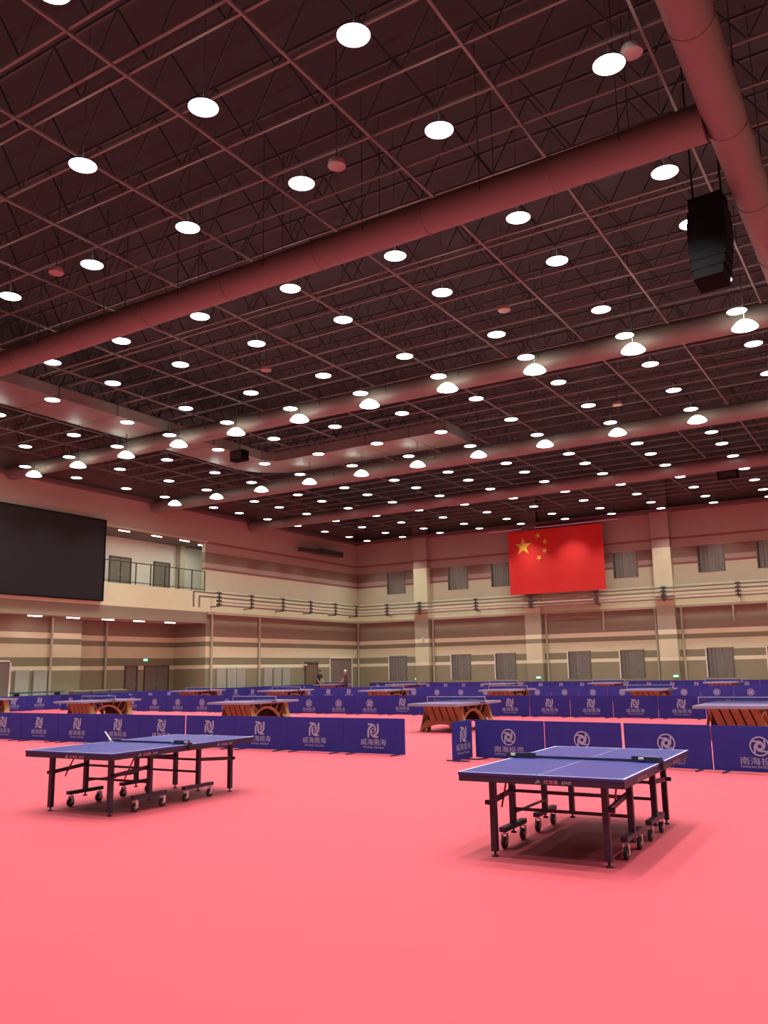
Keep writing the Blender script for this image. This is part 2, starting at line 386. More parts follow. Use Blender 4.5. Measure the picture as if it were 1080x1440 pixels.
# doors, radiators, pipes on the left wall
door('door_4', (-40.0, 27.05, 0), 'x', 1.5, 0, 2.5, 'door_g', 2, 'wframe')
door('door_5', (-41.5, 37.2, 0), 'x', 1.0, 0, 2.2, 'door_g', 1)
door('door_6', (-41.5, 39.3, 0), 'x', 2.1, 0, 2.2, 'door_g', 2)
door('door_7', (XW, 52.1, 0), 'x', 1.6, 0, 2.35, 'door', 1)
door('door_8', (XW, 56.0, 0), 'x', 3.1, 0, 2.7, 'door_g', 2, 'wframe')
es = thing('exit_sign', 'small green lit exit sign over the double door in the recess', 'sign', (-41.45, 38.3, 2.55))
MB().box((0, 0, 0), (.06, .34, .14)).build('sign_box', 'white', es); MB().box((.035, 0, 0), (.01, .31, .11)).build('lit_face', 'green', es)
for i, X in enumerate((-23.0, -13.5, -33.2)):
    es = thing('exit_sign', 'small green evacuation sign low on the back wall, %s' % ('by the pillar left of the flag', 'by the pillar right of the flag', 'by the pillar nearest the corner')[i], 'sign', (X-(0 if i == 0 else .9 if i < 1 else 0), YW-.53 if i < 2 else YW-.03, .95))
    MB().box((0, 0, 0), (.34, .04, .14)).build('sign_box', 'white', es); MB().box((0, -.025, 0), (.3, .01, .1)).build('lit_face', 'green', es)
def radiator(Y, X, label):
    t = thing('radiator', label, 'radiator', (X, Y, 0), 0, 'white wall radiators')
    MB().box((.08, 0, 1.07), (.10, .80, 1.84)).build('radiator_body', 'radiator', t)
    f = MB()
    for k in range(9): f.box((.14, -.36+k*.09, 1.07), (.03, .05, 1.78))
    f.build('fins', 'radiator', t)
for i, Y in enumerate((42.2, 43.2, 44.1, 46.95, 48.0, 49.0)):
    radiator(Y, XW, 'tall white wall radiator, %s after the recess along the left wall' % ORD[i+1])
for i, Y in enumerate((28.45, 29.55)):
    radiator(Y, -40.0, 'tall white radiator on the lobby wall, %s from the recess' % ORD[2-i])
def vpipe(x, y, h, label, z0=0):
    t = tag(MB().tube([(x, y, z0), (x, y, h)], .075, 10).build('drain_pipe', 'wpipe', smooth=True), label, 'pipe', 'pale upright pipes on the walls')
vpipe(XW+.1, 41.25, 5.4, 'pale upright pipe on the left wall just past the recess')
vpipe(XW+.1, 46.0, 5.4, 'pale upright pipe on the left wall between the radiators')
vpipe(XW+.12, YW-.12, 5.4, 'pale upright pipe in the corner of the two walls')
vpipe(-39.85, 30.12, 4.8, 'pale upright pipe on the lobby wall behind the radiators')
vpipe(-41.35, 35.1, 4.8, 'pale upright pipe on the back of the recess')
for i, X in enumerate((-31.65, -22.4, -14.65, -12.95, -3.7)):
    vpipe(X, YW-.1, 5.4, 'pale upright pipe on the back wall, ' + ('right of the pillar nearest the corner', 'right of the pillar beneath the flag', 'left of the pillar right of the flag', 'right of the pillar right of the flag', 'beyond the right edge')[i])
for i, (X, z) in enumerate(((-18.2, 4.1), (-9.7, 4.4), (-7.6, 4.2))):
    vpipe(X, YW-.08, 5.4, 'short pale pipe above the lower windows, %s from the flag' % ORD[i+1], z)

# pipe run round the walls
pr = thing('wall_pipe_run', 'run of dark horizontal pipes on brackets round both walls', 'pipe', (0, 0, 0))
ZP = (5.98, 6.22, 6.46, 6.72)
Xp, Yp = XW+.72, YW-.72
for j, z in enumerate(ZP):
    y0 = 39.9 if j == 3 else 40.3 if j == 2 else 41.1
    pts = [(Xp, y0, z), (Xp, Yp, z), (XR-.1, Yp, z)]
    if j == 3: pts = [(Xp, 38.9, 5.75), (Xp, 38.9, z)]+pts[1:]
    if j == 2: pts = [(Xp, 39.4, 5.75), (Xp, 39.4, z)]+pts[1:]
    b = MB()
    for p, q in zip(pts, pts[1:]): b.tube([p, q], .055, 8)
    b.build('pipe', 'pipe' if j in (0, 3, 2) else 'pipe_l', pr, smooth=True)
def bracket(x, y, ax):
    b = MB()
    for z in ZP:
        b.box((x, y, z+.02), (.16, .34, .13) if ax == 'x' else (.34, .16, .13))
    if ax == 'x': b.box((x+.02, y, 6.35), (.05, .10, .95)); [b.box(((x+XW)/2, y, z), (abs(x-XW), .06, .06)) for z in (5.9, 6.8)]
    else: b.box((x, y-.02, 6.35), (.10, .05, .95)); [b.box((x, (y+YW)/2, z), (.06, abs(YW-y), .06)) for z in (5.9, 6.8)]
    b.build('pipe_bracket', 'bracket', pr)
for Y in (41.2, 44.4, 47.8, 51.1, 54.3, 57.2): bracket(Xp, Y, 'x')
for X in (-35.4, -32.45, -27.6, -23.25, -18.4, -13.85, -9.2, -4.5, 0): bracket(X, Yp, 'y')

# ------------------------------------------------------------------ flag
fl = thing('national_flag', 'large red flag with five yellow stars hanging on the back wall', 'flag', (0, 0, 0))
FY = 57.62
fx0, fx1, fz0, fz1 = -24.72, -17.63, 6.87, 11.5
b = MB(); N = 60; vs = []; fs = []
for i in range(N+1):
    t = i/N
    for j in range(9):
        s_ = j/8; vs.append((fx0+(fx1-fx0)*t, FY+.02*math.sin(t*19+s_*2)*(1-s_*.6)+.012*math.sin(t*43), fz0+(fz1-fz0)*s_))
for i in range(N):
    for j in range(8): a = i*9+j; fs.append((a, a+9, a+10, a+1))
b.add(vs, fs).build('cloth', 'flag', fl, smooth=True)
def star(cx, cz, r, rot):
    pts = []
    for k in range(10):
        a = rot+math.pi/2+k*math.pi/5; rr = r if k % 2 == 0 else r*.382
        pts.append((cx+rr*math.cos(a), cz+rr*math.sin(a)))
    vs = [(cx, FY-.05, cz)]+[(x, FY-.05, z) for x, z in pts]
    MB().add(vs, [(0, 1+k, 1+(k+1) % 10) for k in range(10)]).build('star', 'star', fl)
star(-23.55, 10.35, .69, 0)
for x, z, a in ((-22.38, 11.05, .35), (-21.86, 10.57, .15), (-21.9, 9.92, -.3), (-22.36, 9.44, -.6)): star(x, z, .235, a)
for i, (a, b_) in enumerate(((-26.3, -23.62), (-22.62, -16.47))):
    t = thing('flag_rail', 'thin white hanging rail above the flag, ' + ('the shorter one at its left corner', 'the longer one over the stars')[i], 'rail', ((a+b_)/2, FY, 11.66))
    MB().tube([(-(b_-a)/2, 0, 0), ((b_-a)/2, 0, 0)], .05, 8).build('rail_tube', 'tape', t)
    h = MB()
    for s_ in (-.8, .8): h.tube([(s_*(b_-a)/2, 0, .05), (s_*(b_-a)/2, 0, ZT-11.66)], .012, 5)
    h.build('hanger_wires', 'rod', t)

# ------------------------------------------------------------------ air ducts
def rot_duct(name, a, b_, r, label):
    t = thing(name, label, 'duct', (0, 0, 0)); a, b_ = Vector(a), Vector(b_)
    L = (b_-a).length; n = max(1, round(L/3.0))
    for k in range(n):
        p, q = a.lerp(b_, k/n), a.lerp(b_, (k+1)/n)
        MB().tube([p, q], r, 28).build('duct_section', 'duct', t, smooth=True)
    d = (b_-a).normalized()
    for k in range(1, n):
        p = a.lerp(b_, k/n); MB().tube([p-d*.025, p+d*.025], r+.012, 28).build('joint_band', 'duct', t)
    for k in range(n):
        p = a.lerp(b_, (k+.5)/n)
        for s_ in (-1, 1):
            o = Vector((-d.y, d.x, 0))*s_*(r+.01); MB().tube([p+o, p+o+Vector((0, 0, ZT-p.z))], .012, 5).build('hanger_rod', 'rod', t)
    return t
DR = .37
rot_duct('round_duct', (-38.5, 16.18, 11.72), (-2.29, 15.5, 11.72), DR, 'big round air duct crossing the hall nearest the camera')
rot_duct('round_duct', (-38.5, 26.15, 11.95), (12.9, 26.6, 11.95), DR, 'second big round air duct crossing the hall from the camera')
rot_duct('round_duct', (-38.5, 36.0, 11.70), (12.9, 35.6, 11.70), DR, 'third big round air duct crossing the hall from the camera')
rot_duct('round_duct', (-38.5, 44.95, 11.70), (12.9, 44.7, 11.70), DR, 'farthest big round air duct crossing the hall')
rot_duct('round_duct', (-1.93, -8.8, 11.72), (-1.93, 24.9, 11.72), DR, 'big round air duct running lengthwise at the right edge')
# rectangular duct, L shaped
rd = thing('rectangular_duct', 'wide boxy air duct bending below the roof on the left side', 'duct', (0, 0, 0))
def rseg(x0, x1, y0, y1):
    MB().box(((x0+x1)/2, (y0+y1)/2, 12.57), (x1-x0-.01, y1-y0-.01, .46)).build('duct_section', 'duct', rd)
    b = MB()
    if x1-x0 > y1-y0 or x0 > -26: b.box((x1, (y0+y1)/2, 12.57), (.05, y1-y0+.08, .48))
    else: b.box(((x0+x1)/2, y1, 12.57), (x1-x0+.08, .05, .48))
    b.build('flange', 'duct_dark', rd)
ys = [-8.6]+[3.0+2.9*k for k in range(10)]+[32.7]
ys = [y for y in ys if y <= 32.7]
for a, b_ in zip(ys, ys[1:]): rseg(-29.8, -27.35, a, b_)
pts = [(-29.8, 32.7), (-27.35, 32.7), (-27.35, 32.9), (-26.95, 33.3), (-26.4, 33.3), (-26.4, 35.8), (-28.1, 35.7), (-29.3, 34.7), (-29.8, 33.5)]
bb = MB(); nn = len(pts)
bb.add([(x, y, 12.34) for x, y in pts]+[(x, y, 12.80) for x, y in pts], [tuple(range(nn)), tuple(range(nn, 2*nn))[::-1]]+[(i, (i+1) % nn, (i+1) % nn+nn, i+nn) for i in range(nn)])
bb.build('duct_bend', 'duct', rd)
for a in (-26.4, -23.95, -21.5, -19.05): rseg(a, min(a+2.45, -17.1), 33.3, 35.8)

# ------------------------------------------------------------------ ceiling lamps
A0, DX = -36.225, 3.2866
ROWS = [.5, 3.7, 6.9, 10.12, 13.06, 16.89, 19.39, 22.96, 25.31, 28.35, 31.68, 34.55, 38.65, 41.04, 43.88, 47.2, 50.5, 53.71, 56.24]
HL = 11.8
lamp = thing('pendant_lamp', 'x', 'ceiling lamp', (0, 0, HL), 0, 'round lamps hung in rows under the roof')
MB().lathe([(.07, .11), (.09, .09), (.22, .05), (.285, .02), (.295, 0), (.275, 0), (.275, .012), (.02, .012)][::-1], n=24).build('lamp_housing', 'housing', lamp, smooth=True)
MB().lathe([(.272, .0), (.272, .010)], n=24).build('lens', 'lens', lamp)
lamp_rod = MB().tube([(0, 0, .10), (0, 0, ZT-HL)], .006, 5).build('hanging_rod', 'rod', lamp)
short_rod = MB().tube([(0, 0, .10), (0, 0, 12.34-HL)], .006, 5).build('hanging_rod', 'rod'); short_me = short_rod.data; bpy.data.objects.remove(short_rod)
ld = bpy.data.lights.new('lamp_light', 'AREA'); ld.shape = 'DISK'; ld.size = .5; ld.energy = LAMP_W; ld.color = (1, .97, .93); ld.spread = math.radians(92)
lo = bpy.data.objects.new('lamp_light', ld); COL.objects.link(lo); lo.parent = lamp; lo.location = (0, 0, -.015)
ud = bpy.data.lights.new('roof_fill_light', 'AREA'); ud.shape = 'DISK'; ud.size = .40; ud.energy = ROOF_FILL_W; ud.color = (.86, 1, .93)  # added fill aimed up at the roof, no part of the lamp emits it
uo = bpy.data.objects.new('roof_fill_light', ud); COL.objects.link(uo); uo.parent = lamp; uo.location = (0, 0, .16); uo.rotation_euler.x = math.pi
first = True
for j, Y in enumerate(ROWS):
    for i in range(15):
        X = A0+DX*i
        if j < 2 and i < 3: pass
        lb = 'lit round hanging lamp, %s from the left wall in the %s row from the camera' % (ORD[i+1], ORD[j+1])
        if first: o = lamp; first = False; o['label'] = lb; o.location = (X, Y, HL)
        else: o = place(lamp, lb, (X, Y, HL))
        if (i == 2 and Y < 33) or (i in (3, 4, 5) and abs(Y-34.55) < .1):
            [c for c in o.children if c.name.startswith('hanging_rod')][0].data = short_me
# flood lamps on the ducts
fld = thing('flood_lamp', 'x', 'flood lamp', (0, 0, 0), 0, 'bright dome lamps hung from the ducts')
MB().lathe([(.06, .24), (.14, .22), (.25, .15), (.35, .04), (.37, 0), (.35, 0)][::-1], n=20).build('reflector_dome', 'flood', fld, smooth=True)
MB().lathe([(.345, -.01), (.345, .012)], n=20).build('lens', 'flood', fld)
MB().tube([(0, 0, .23), (0, 0, 3.88)], .014, 6).build('hanging_rod', 'rod', fld)
fl_short = []
for _z in (1.04, 1.14):
    _t = MB().tube([(0, 0, .23), (0, 0, _z)], .014, 6).build('hanging_rod', 'rod'); fl_short.append(_t.data); bpy.data.objects.remove(_t)
ld = bpy.data.lights.new('flood_light', 'AREA'); ld.shape = 'DISK'; ld.size = .55; ld.energy = FLOOD_W; ld.color = (1, .95, .82)
lo = bpy.data.objects.new('flood_light', ld); COL.objects.link(lo); lo.parent = fld; lo.location = (0, 0, -.03)
first = True
for i in range(14):
    for d, (X0, Y, z) in enumerate(((-33.35+.0, 25.45, 11.3), (-33.35-.0, 34.35, 11.2))):
        X = X0+3.147*i-(0.0 if d == 0 else -.0)
        if d == 0: X = -35.70+3.25*i
        else: X = -35.2+3.2*i
        lb = 'bright dome lamp under the %s crossing duct, %s from the left wall' % (('second', 'third')[d], ORD[i+1])
        if first: o = fld; first = False; o['label'] = lb; o.location = (X, Y, z)
        else: o = place(fld, lb, (X, Y, z))
        if (d == 1 and -29.9 < X < -17) or (d == 0 and -29.9 < X < -27.3):
            [c for c in o.children if c.name.startswith('hanging_rod')][0].data = fl_short[d]
# unlit discs
for i, (X, Y) in enumerate(((-9.4, 13.6), (-3.1, 13.65), (-18.5, 13.5), (-9.45, 22.5), (-18.7, 22.5), (-9.4, 33.9), (-2.9, 21.2))):
    t = thing('ceiling_speaker', 'unlit reddish round ceiling disc, ' + ('between the near lamps in mid frame', 'beside a bright lamp near the lengthwise duct', 'small, far left before the nearest duct', 'behind the nearest duct, in mid hall', 'behind the nearest duct, towards the left', 'beyond the second crossing duct', 'in front of the black speaker cluster')[i], 'ceiling disc', (X, Y, 12.3), 0, 'unlit round discs under the roof')
    MB().lathe([(.19, 0), (.20, .02), (.18, .12), (.08, .18)], n=20).build('disc_body', 'unlit', t, smooth=True)
    MB().tube([(0, 0, .17), (0, 0, ZT-12.3)], .012, 5).build('hanging_rod', 'rod', t)
# black speaker cluster (J-shaped line array)
sp = thing('speaker_cluster', 'black curved speaker cluster hanging beside the lengthwise duct', 'loudspeaker', (-2.80, 18.3, 0), math.radians(-6))
for k in range(8):
    wd_ = (.70, .78, .82, .82, .80, .76, .70, .62)[k]
    MB().box((0, -.004*k*k, 11.50-k*.245), (wd_, .52, .25), 0, 0, math.radians(-2.2*k)).build('speaker_box', 'black', sp)
b = MB()
for s_ in (-.3, .3): b.tube([(s_, 0, 11.6), (s_, 0, ZT)], .02, 6)
b.box((0, 0, 11.67), (.7, .5, .06)).build('hanging_frame', 'black', sp)
# small speaker boxes
for i, (X, Y, z, d) in enumerate(((-26.75, 30.25, 11.95, .8), (-24.9, 47.5, 12.1, .8), (-8.0, 50.5, 12.3, 1.1))):
    t = thing('hanging_speaker', 'dark hanging speaker box ' + ('below the bend of the boxy duct', 'among the far lamps above the flag side', 'high before the back wall at the right')[i], 'loudspeaker', (X, Y, z))
    MB().box((0, 0, 0), (d, .45, .5)).build('speaker_body', 'black', t); MB().box((0, -.24, 0), (d*.85, .03, .4)).build('grille', 'housing', t)
    MB().tube([(0, 0, .25), (0, 0, ZT-z)], .02, 6).build('hanging_rod', 'rod', t)
for i, (Y, z, l_) in enumerate(((51.4, 10.62, 2.6), (53.9, 10.72, 2.9))):
    t = thing('wall_heater', 'long dark unit fixed high on the left wall, ' + ('the thinner one', 'the deeper one nearer the corner')[i], 'heater', (XW, Y, z))
    MB().box((.55, 0, 0), (.5, l_, .28+.14*i), ).build('heater_body', 'bracket', t)
    b = MB()
    for k in range(5): b.box((.82, 0, -.10+.05*k), (.03, l_-.2, .02))
    b.build('louvres', 'housing', t); MB().box((.2, 0, .05), (.4, .12, .1)).build('wall_arm', 'bracket', t)
cm = thing('security_camera', 'small white security camera on the pillar nearest the corner', 'camera', (-32.3, YW-.5, 3.98))
MB().box((0, -.12, 0), (.12, .24, .1), 0, 0, .2).build('camera_body', 'white', cm); MB().tube([(0, 0, .02), (0, -.1, .02)], .03, 8).build('wall_mount', 'white', cm)
cm = thing('security_camera', 'small white security camera by the brown door on the left wall', 'camera', (XW, 51.2, 2.15))
MB().box((.14, 0, 0), (.24, .14, .12)).build('camera_body', 'white', cm); MB().tube([(0, 0, .02), (.1, 0, .02)], .03, 8).build('wall_mount', 'white', cm)

# ------------------------------------------------------------------ court barriers
PIT = 1.46
def arc(cx, cz, r, a0, a1, n=10): return [(cx+r*math.cos(math.radians(a0+(a1-a0)*i/n)), cz+r*math.sin(math.radians(a0+(a1-a0)*i/n))) for i in range(n+1)]
def rot90(pts, k): 
    for _ in range(k): pts = [(-z, x) for x, z in pts]
    return pts
def emblem_swirl():
    b = MB(); w_ = .040
    ring = arc(0, 0, .038, 0, 345, 14)
    b.strip(ring, .016, -.002, 0, closed=True)
    stem = [(-.115, -.135), (-.115, -.02)]+arc(-.018, -.012, .097, 180, 88, 7)
    hook = [(-.125, .125), (-.05, .122)]+arc(-.035, .03, .09, 80, 10, 5)+[(.056, .02), (.05, -.03)]
    for k in (0, 2):
        b.strip(rot90(stem, k), w_, -.002, 0); b.strip([(x*.95, z) for x, z in rot90(hook, k)], w_*.9, -.002, 0)
    return b
def emblem_circle():
    b = MB(); b.strip(arc(0, 0, .140, 0, 352, 44), .022, -.002, 0, closed=True)
    b.strip(arc(0, 0, .036, 0, 345, 14), .013, -.002, 0, closed=True)
    arm = [(-.075, -.10), (-.075, -.02)]+arc(.0, -.02, .075, 180, 75, 6)
    for k in range(4): b.strip(rot90(arm, k), .026, -.002, 0)
    return b
def make_barrier(kind, wd=1.445):
    t = thing('court_barrier', 'x', 'barrier')
    # cloth cover with slight wrinkles
    b = MB(); NX, NZ = 14, 6; vs = []; fs = []
    def wob(i, j): return .004*math.sin(i*1.9+j*1.1)+.003*math.sin(i*.7-j*2.3)
    for s_ in (0, 1):
        for i in range(NX+1):
            for j in range(NZ+1):
                e = 0 if (i in (0, NX) or j in (0, NZ)) else 1
                y = (-.012-e*(.002+abs(wob(i, j)))) if s_ == 0 else .012+e*abs(wob(i+3, j))
                vs.append((-wd/2+wd*i/NX, y, .02+.70*j/NZ))
    K = (NX+1)*(NZ+1)
    for i in range(NX):
        for j in range(NZ):
            a = i*(NZ+1)+j; fs.append((a, a+NZ+1, a+NZ+2, a+1)); fs.append((a+K, a+1+K, a+NZ+2+K, a+NZ+1+K))
    rim = [i*(NZ+1) for i in range(NX+1)]+[NX*(NZ+1)+j for j in range(1, NZ+1)]+[i*(NZ+1)+NZ for i in range(NX-1, -1, -1)]+[j for j in range(NZ-1, 0, -1)]
    for a, c in zip(rim, rim[1:]+rim[:1]): fs.append((a, a+K, c+K, c))
    b.add(vs, fs).build('cloth_cover', 'blue', t, smooth=True)
    for s_ in (-1, 1):
        MB().box((s_*(wd/2-.20), -.0, .011), (.035, .46, .022)).build('foot', 'barframe', t)
    yf = -.024
    if kind == 'swirl':
        e = emblem_swirl().build('emblem', 'print', t); e.location = (0, yf, .475)
        text('lettering', 'wh', '威海南海', .60, .125, 'print', t, (0, yf, .25))
        text('small_lettering', 'wh2', 'Weihai Nanhai', .50, .045, 'print', t, (0, yf, .145))
    else:
        e = emblem_circle().build('emblem', 'print', t); e.location = (0, yf, .40+.015)
        text('lettering', 'nh', '南海投资', .62, .115, 'print', t, (0, yf, .19))
        text('small_lettering', 'nh2', 'NANHAI INVESTMENT', .60, .038, 'print', t, (0, yf, .10))
    return t
B_S = make_barrier('swirl'); B_C = make_barrier('circle')
used = {}
def barrier(kind, loc, rz, label, group):
    src = B_S if kind == 's' else B_C
    if kind not in used: used[kind] = 1; o = src; o.location = loc; o.rotation_euler.z = rz; o['label'] = label
    else: o = place(src, label, loc, rz)
    o['group'] = group; return o
# front row, left of the gap
for k in range(20):
    x = -8.87-PIT*(k+.5); g = 0
    if k >= 4: x -= .03
    y = 15.08+(x+8.87)*.028
    barrier('s', (x, y, 0), math.atan(.028), 'blue barrier with white swirl emblem, front row left of the gap, %s from the gap' % ORD[k+1], 'barriers of the front row left of the gap')
# front row, right of the gap
for k in range(7):
    x = -7.38+PIT*(k+.5)+(.03 if k >= 2 else 0)
    y = 15.2-(x+7.38)*.09
    barrier('c', (x, y, 0), -math.atan(.09), 'blue barrier with white ringed emblem, front row right of the gap, %s from the gap' % ORD[k+1], 'barriers of the front row right of the gap')
sb = make_barrier('swirl', .80); sb.location = (-7.43, 14.74, 0); sb.rotation_euler.z = math.radians(90)
sb['label'] = 'short blue barrier turned sideways at the gap, closing the right front row'; sb['group'] = 'barriers of the front row right of the gap'
# second row
for k in range(30):
    x = -5.70+.0-PIT*(k-1)
    # phase from logos at X=-12.32, -10.85 ...
    x = -12.32-PIT*(k-6)
    kind = 's' if (x > -17.3 or x < -30.6) else 'c'
    if x < -36.7: break
    barrier(kind, (x, 28.25, 0), 0, 'blue barrier with %s emblem in the second row, %s from the right' % (('white swirl', 'white ringed')[kind == 'c'], ORD[k+1]), 'barriers of the second row')
for k in range(30):
    x = -8.01-PIT*(k-3)
    kind = 's' if x < -27 else 'c'
    if x < -36.6: break
    barrier(kind, (x, 42.0, 0), 0, 'blue barrier with %s emblem in the third row, %s from the right' % (('white swirl', 'white ringed')[kind == 'c'], ORD[k+1]), 'barriers of the third row')
for k in range(24):
    x = -19.1-PIT*(k-11)
    if x < -36.6: break
    barrier('s', (x, 55.8, 0), 0, 'blue barrier with swirl emblem in the farthest row, %s from the right' % ORD[k+1], 'barriers of the farthest row')
for k in range(27):
    y = 16.2+PIT*k
    if y > 55.2: break
    if False: continue
    barrier('s', (-37.6-.0, y, 0), math.radians(90), 'blue barrier of the line along the left wall, %s from the camera end' % ORD[k+1], 'barriers along the left wall')

# ------------------------------------------------------------------ folding training tables
TW, TL, TH = 1.525, 2.74, .76
def caster(nm, x, y, t):
    b = MB()
    # wheel (axis along x)
    vs_n = 16
    b.tube([(x-.014, y, .055), (x+.014, y, .055)], .055, vs_n, 0)
    b.tube([(x-.017, y, .055), (x+.017, y, .055)], .022, 10, 1)
    b.box((x-.026, y+.008, .09), (.004, .045, .085), 0, 1).box((x+.026, y+.008, .09), (.004, .045, .085), 0, 1).box((x, y+.012, .132), (.056, .05, .006), 0, 1)
    b.tube([(x, y+.015, .13), (x, y+.015, .165)], .012, 8, 1)
    return b.build(nm, ['rubber', 'chrome'], t)
def training_table(label, loc, rz, net_style):
    t = thing('folding_table', label, 'table', loc, rz, 'blue folding table tennis tables')
    for h in (0, 1):
        y0, y1 = (0, TL/2-.002) if h == 0 else (TL/2+.002, TL)
        tt = MB().box((TW/2, (y0+y1)/2, TH-.0125), (TW, y1-y0, .025)).build('tabletop', 'top', t)
        lm = MB(); z = TH+.0006; e = .0012
        lm.box((.010, (y0+y1)/2, z), (.020, y1-y0, e)).box((TW-.010, (y0+y1)/2, z), (.020, y1-y0, e)).box((TW/2, (y0+y1)/2, z), (.006, y1-y0, e))
        ye = .010 if h == 0 else TL-.010
        lm.box((TW/2, ye, z), (TW-.04, .020, e)).build('line_marking', 'line', tt)
        ap = MB(); za = TH-.025-.0275; f = .03
        ap.box((TW/2, y0+f/2+.004, za), (TW-.01, f, .055)).box((TW/2, y1-f/2-.004, za), (TW-.01, f, .055))
        ap.box((f/2+.005, (y0+y1)/2, za), (f, y1-y0-.07, .055)).box((TW-f/2-.005, (y0+y1)/2, za), (f, y1-y0-.07, .055))
        ao = ap.build('apron', 'frame', t)
    # lettering on the near apron and on the right side
    for (px, py, r) in ((TW*.60, -.0015, 0), (TW+.0015, .62, math.pi/2), (TW+.0015, 2.1, math.pi/2)):
        g = .0015
        def off(d): return (px+d*math.cos(r), py+d*math.sin(r)+(0 if r == 0 else 0), TH-.052)
        text('red_lettering', 'dh1', '红双喜', .13, .034, 'redprint', t, off(-.03), 0, r)
        text('white_lettering', 'dh2', 'DHS', .085, .026, 'line', t, off(.11), .3, r)
        b = MB(); b.strip([(x*.018, z*.018) for x, z in ((-1, -.6), (0, 1), (1, -.6))], .006, -.0005, .0005, closed=True); b.strip([(-.03, -.014), (.0, -.004), (.02, .010)], .005, -.0005, .0005)
        o = b.build('maker_mark', 'line', t); o.location = off(-.15); o.rotation_euler.z = r
    ix, iy = .24, .235
    for sx in (0, 1):
        for sy_ in (0, 1):
            x = ix if sx == 0 else TW-ix; y = iy if sy_ == 0 else TL-iy
            lg = MB().box((x, y, .38), (.055, .055, .665)).build('leg', 'frame', t)
            MB().lathe([(.030, .0), (.030, .012), (.010, .016), (.010, .05)], (x, y, 0), 12).build('levelling_foot', 'rubber', lg, smooth=True)
    xi = .185
    for sx in (0, 1):
        x = xi if sx == 0 else TW-xi
        for yc, ya, yb_ in ((.84, .60, 1.08), (1.90-.0, 1.52, 2.0)):
            yc = (ya+yb_)/2
            wl = MB(); wl.box((x, yc, (.195+.68)/2), (.055, .05, .49)); wl.box((x, yc, .175), (.06, yb_-ya+.10, .045))
            wo = wl.build('wheel_leg', 'frame', t)
            caster('caster', x, ya, wo); caster('caster', x, yb_, wo)
            MB().lathe([(.03, 0), (.03, .012), (.01, .014), (.01, .05)], (x, yc, .105), 10).build('levelling_foot', 'rubber', wo)
    # rails across and along
    for yc in (.84, 1.76):
        for z in (.50, .33) if yc < 1 else (.52, .36):
            MB().box((TW/2, yc, z), (TW-2*xi, .022, .028)).build('cross_rail', 'frame', t)
    for sx in (0, 1):
        x = (ix+xi)/2 if sx == 0 else TW-(ix+xi)/2
        for a, b_ in ((iy, .84), (1.76, TL-iy)):
            MB().bar((x, a, .47 if a < 1 else .52), (x, b_, .52 if a < 1 else .47), .025, .045).build('side_rail', 'frame', t)
            kb = MB(); kb.tube([(x-.05, (a if a < 1 else b_)-.0, .47), (x+.05, (a if a < 1 else b_), .47)], .022, 10); kb.build('knob', 'rubber', t)
        MB().bar((x-.02 if sx else x+.02, .45, .40), (x-.02 if sx else x+.02, .62, .68), .014).build('brace', 'red', t)
        MB().bar((x, .84, .30), (x, 1.76, .30), .02).build('link_bar', 'frame', t) if sx == 0 else None
    # net, lowered on its holders
    ym = TL/2
    if net_style == 'low':
        for sx in (0, 1):
            cx = .07 if sx == 0 else TW-.10
            hd = MB().box((cx+.03*(1 if sx == 0 else -1), ym-.02, TH+.028), (.30, .045, .05), math.radians(4 if sx == 0 else -12)).build('net_holder', 'net', t)
            b = MB(); xx = .0 if sx == 0 else TW-.20
            b.tube([(xx, ym-.05, TH+.035), (xx+.05, ym-.055, TH+.035)], .014, 8)
            if sx: b.box((cx, ym-.03, TH+.056), (.20, .02, .006), math.radians(-12))
            b.build('roller', 'chrome', hd)
            MB().box((-.01 if sx == 0 else TW+.01, ym-.01, TH-.02), (.035, .05, .085)).build('net_clamp', 'rubber', t)
        MB().box((TW/2, ym-.01, TH+.014), (TW-.25, .006, .024)).build('net', 'net', t)
    else:
        hd = MB().box((TW-.13, ym-.03, TH+.028), (.26, .05, .045), math.radians(3)).build('net_holder', 'net', t)
        b = MB(); b.tube([(TW-.27, ym-.06, TH+.03), (TW-.22, ym-.06, TH+.03)], .016, 8); b.tube([(TW-.04, ym-.06, TH+.03), (TW+.01, ym-.06, TH+.03)], .014, 8); b.build('roller', 'chrome', hd)
        MB().box((TW+.01, ym-.01, TH-.02), (.035, .05, .085)).build('net_clamp', 'rubber', t)
        MB().box((TW/2, ym-.01, TH+.014), (TW-.25, .006, .024)).build('net', 'net', t)
        MB().bar((-.06, ym, TH+.135), (.09, ym-.02, TH+.012), .022, .010).build('net_tape', 'tape', t)
        MB().tube([(.02, ym, TH), (.02, ym, TH+.07)], .006, 6).build('net_post', 'chrome', t)
        MB().box((0, ym-.01, TH-.02), (.035, .05, .085)).build('net_clamp', 'rubber', t)
    return t
training_table('blue folding tennis table on wheels in the right foreground', (-3.704, 7.2395, 0), .0306, 'low')
training_table('blue folding tennis table on wheels in the left foreground', (-9.8164, 7.1125, 0), .0454, 'tilt')

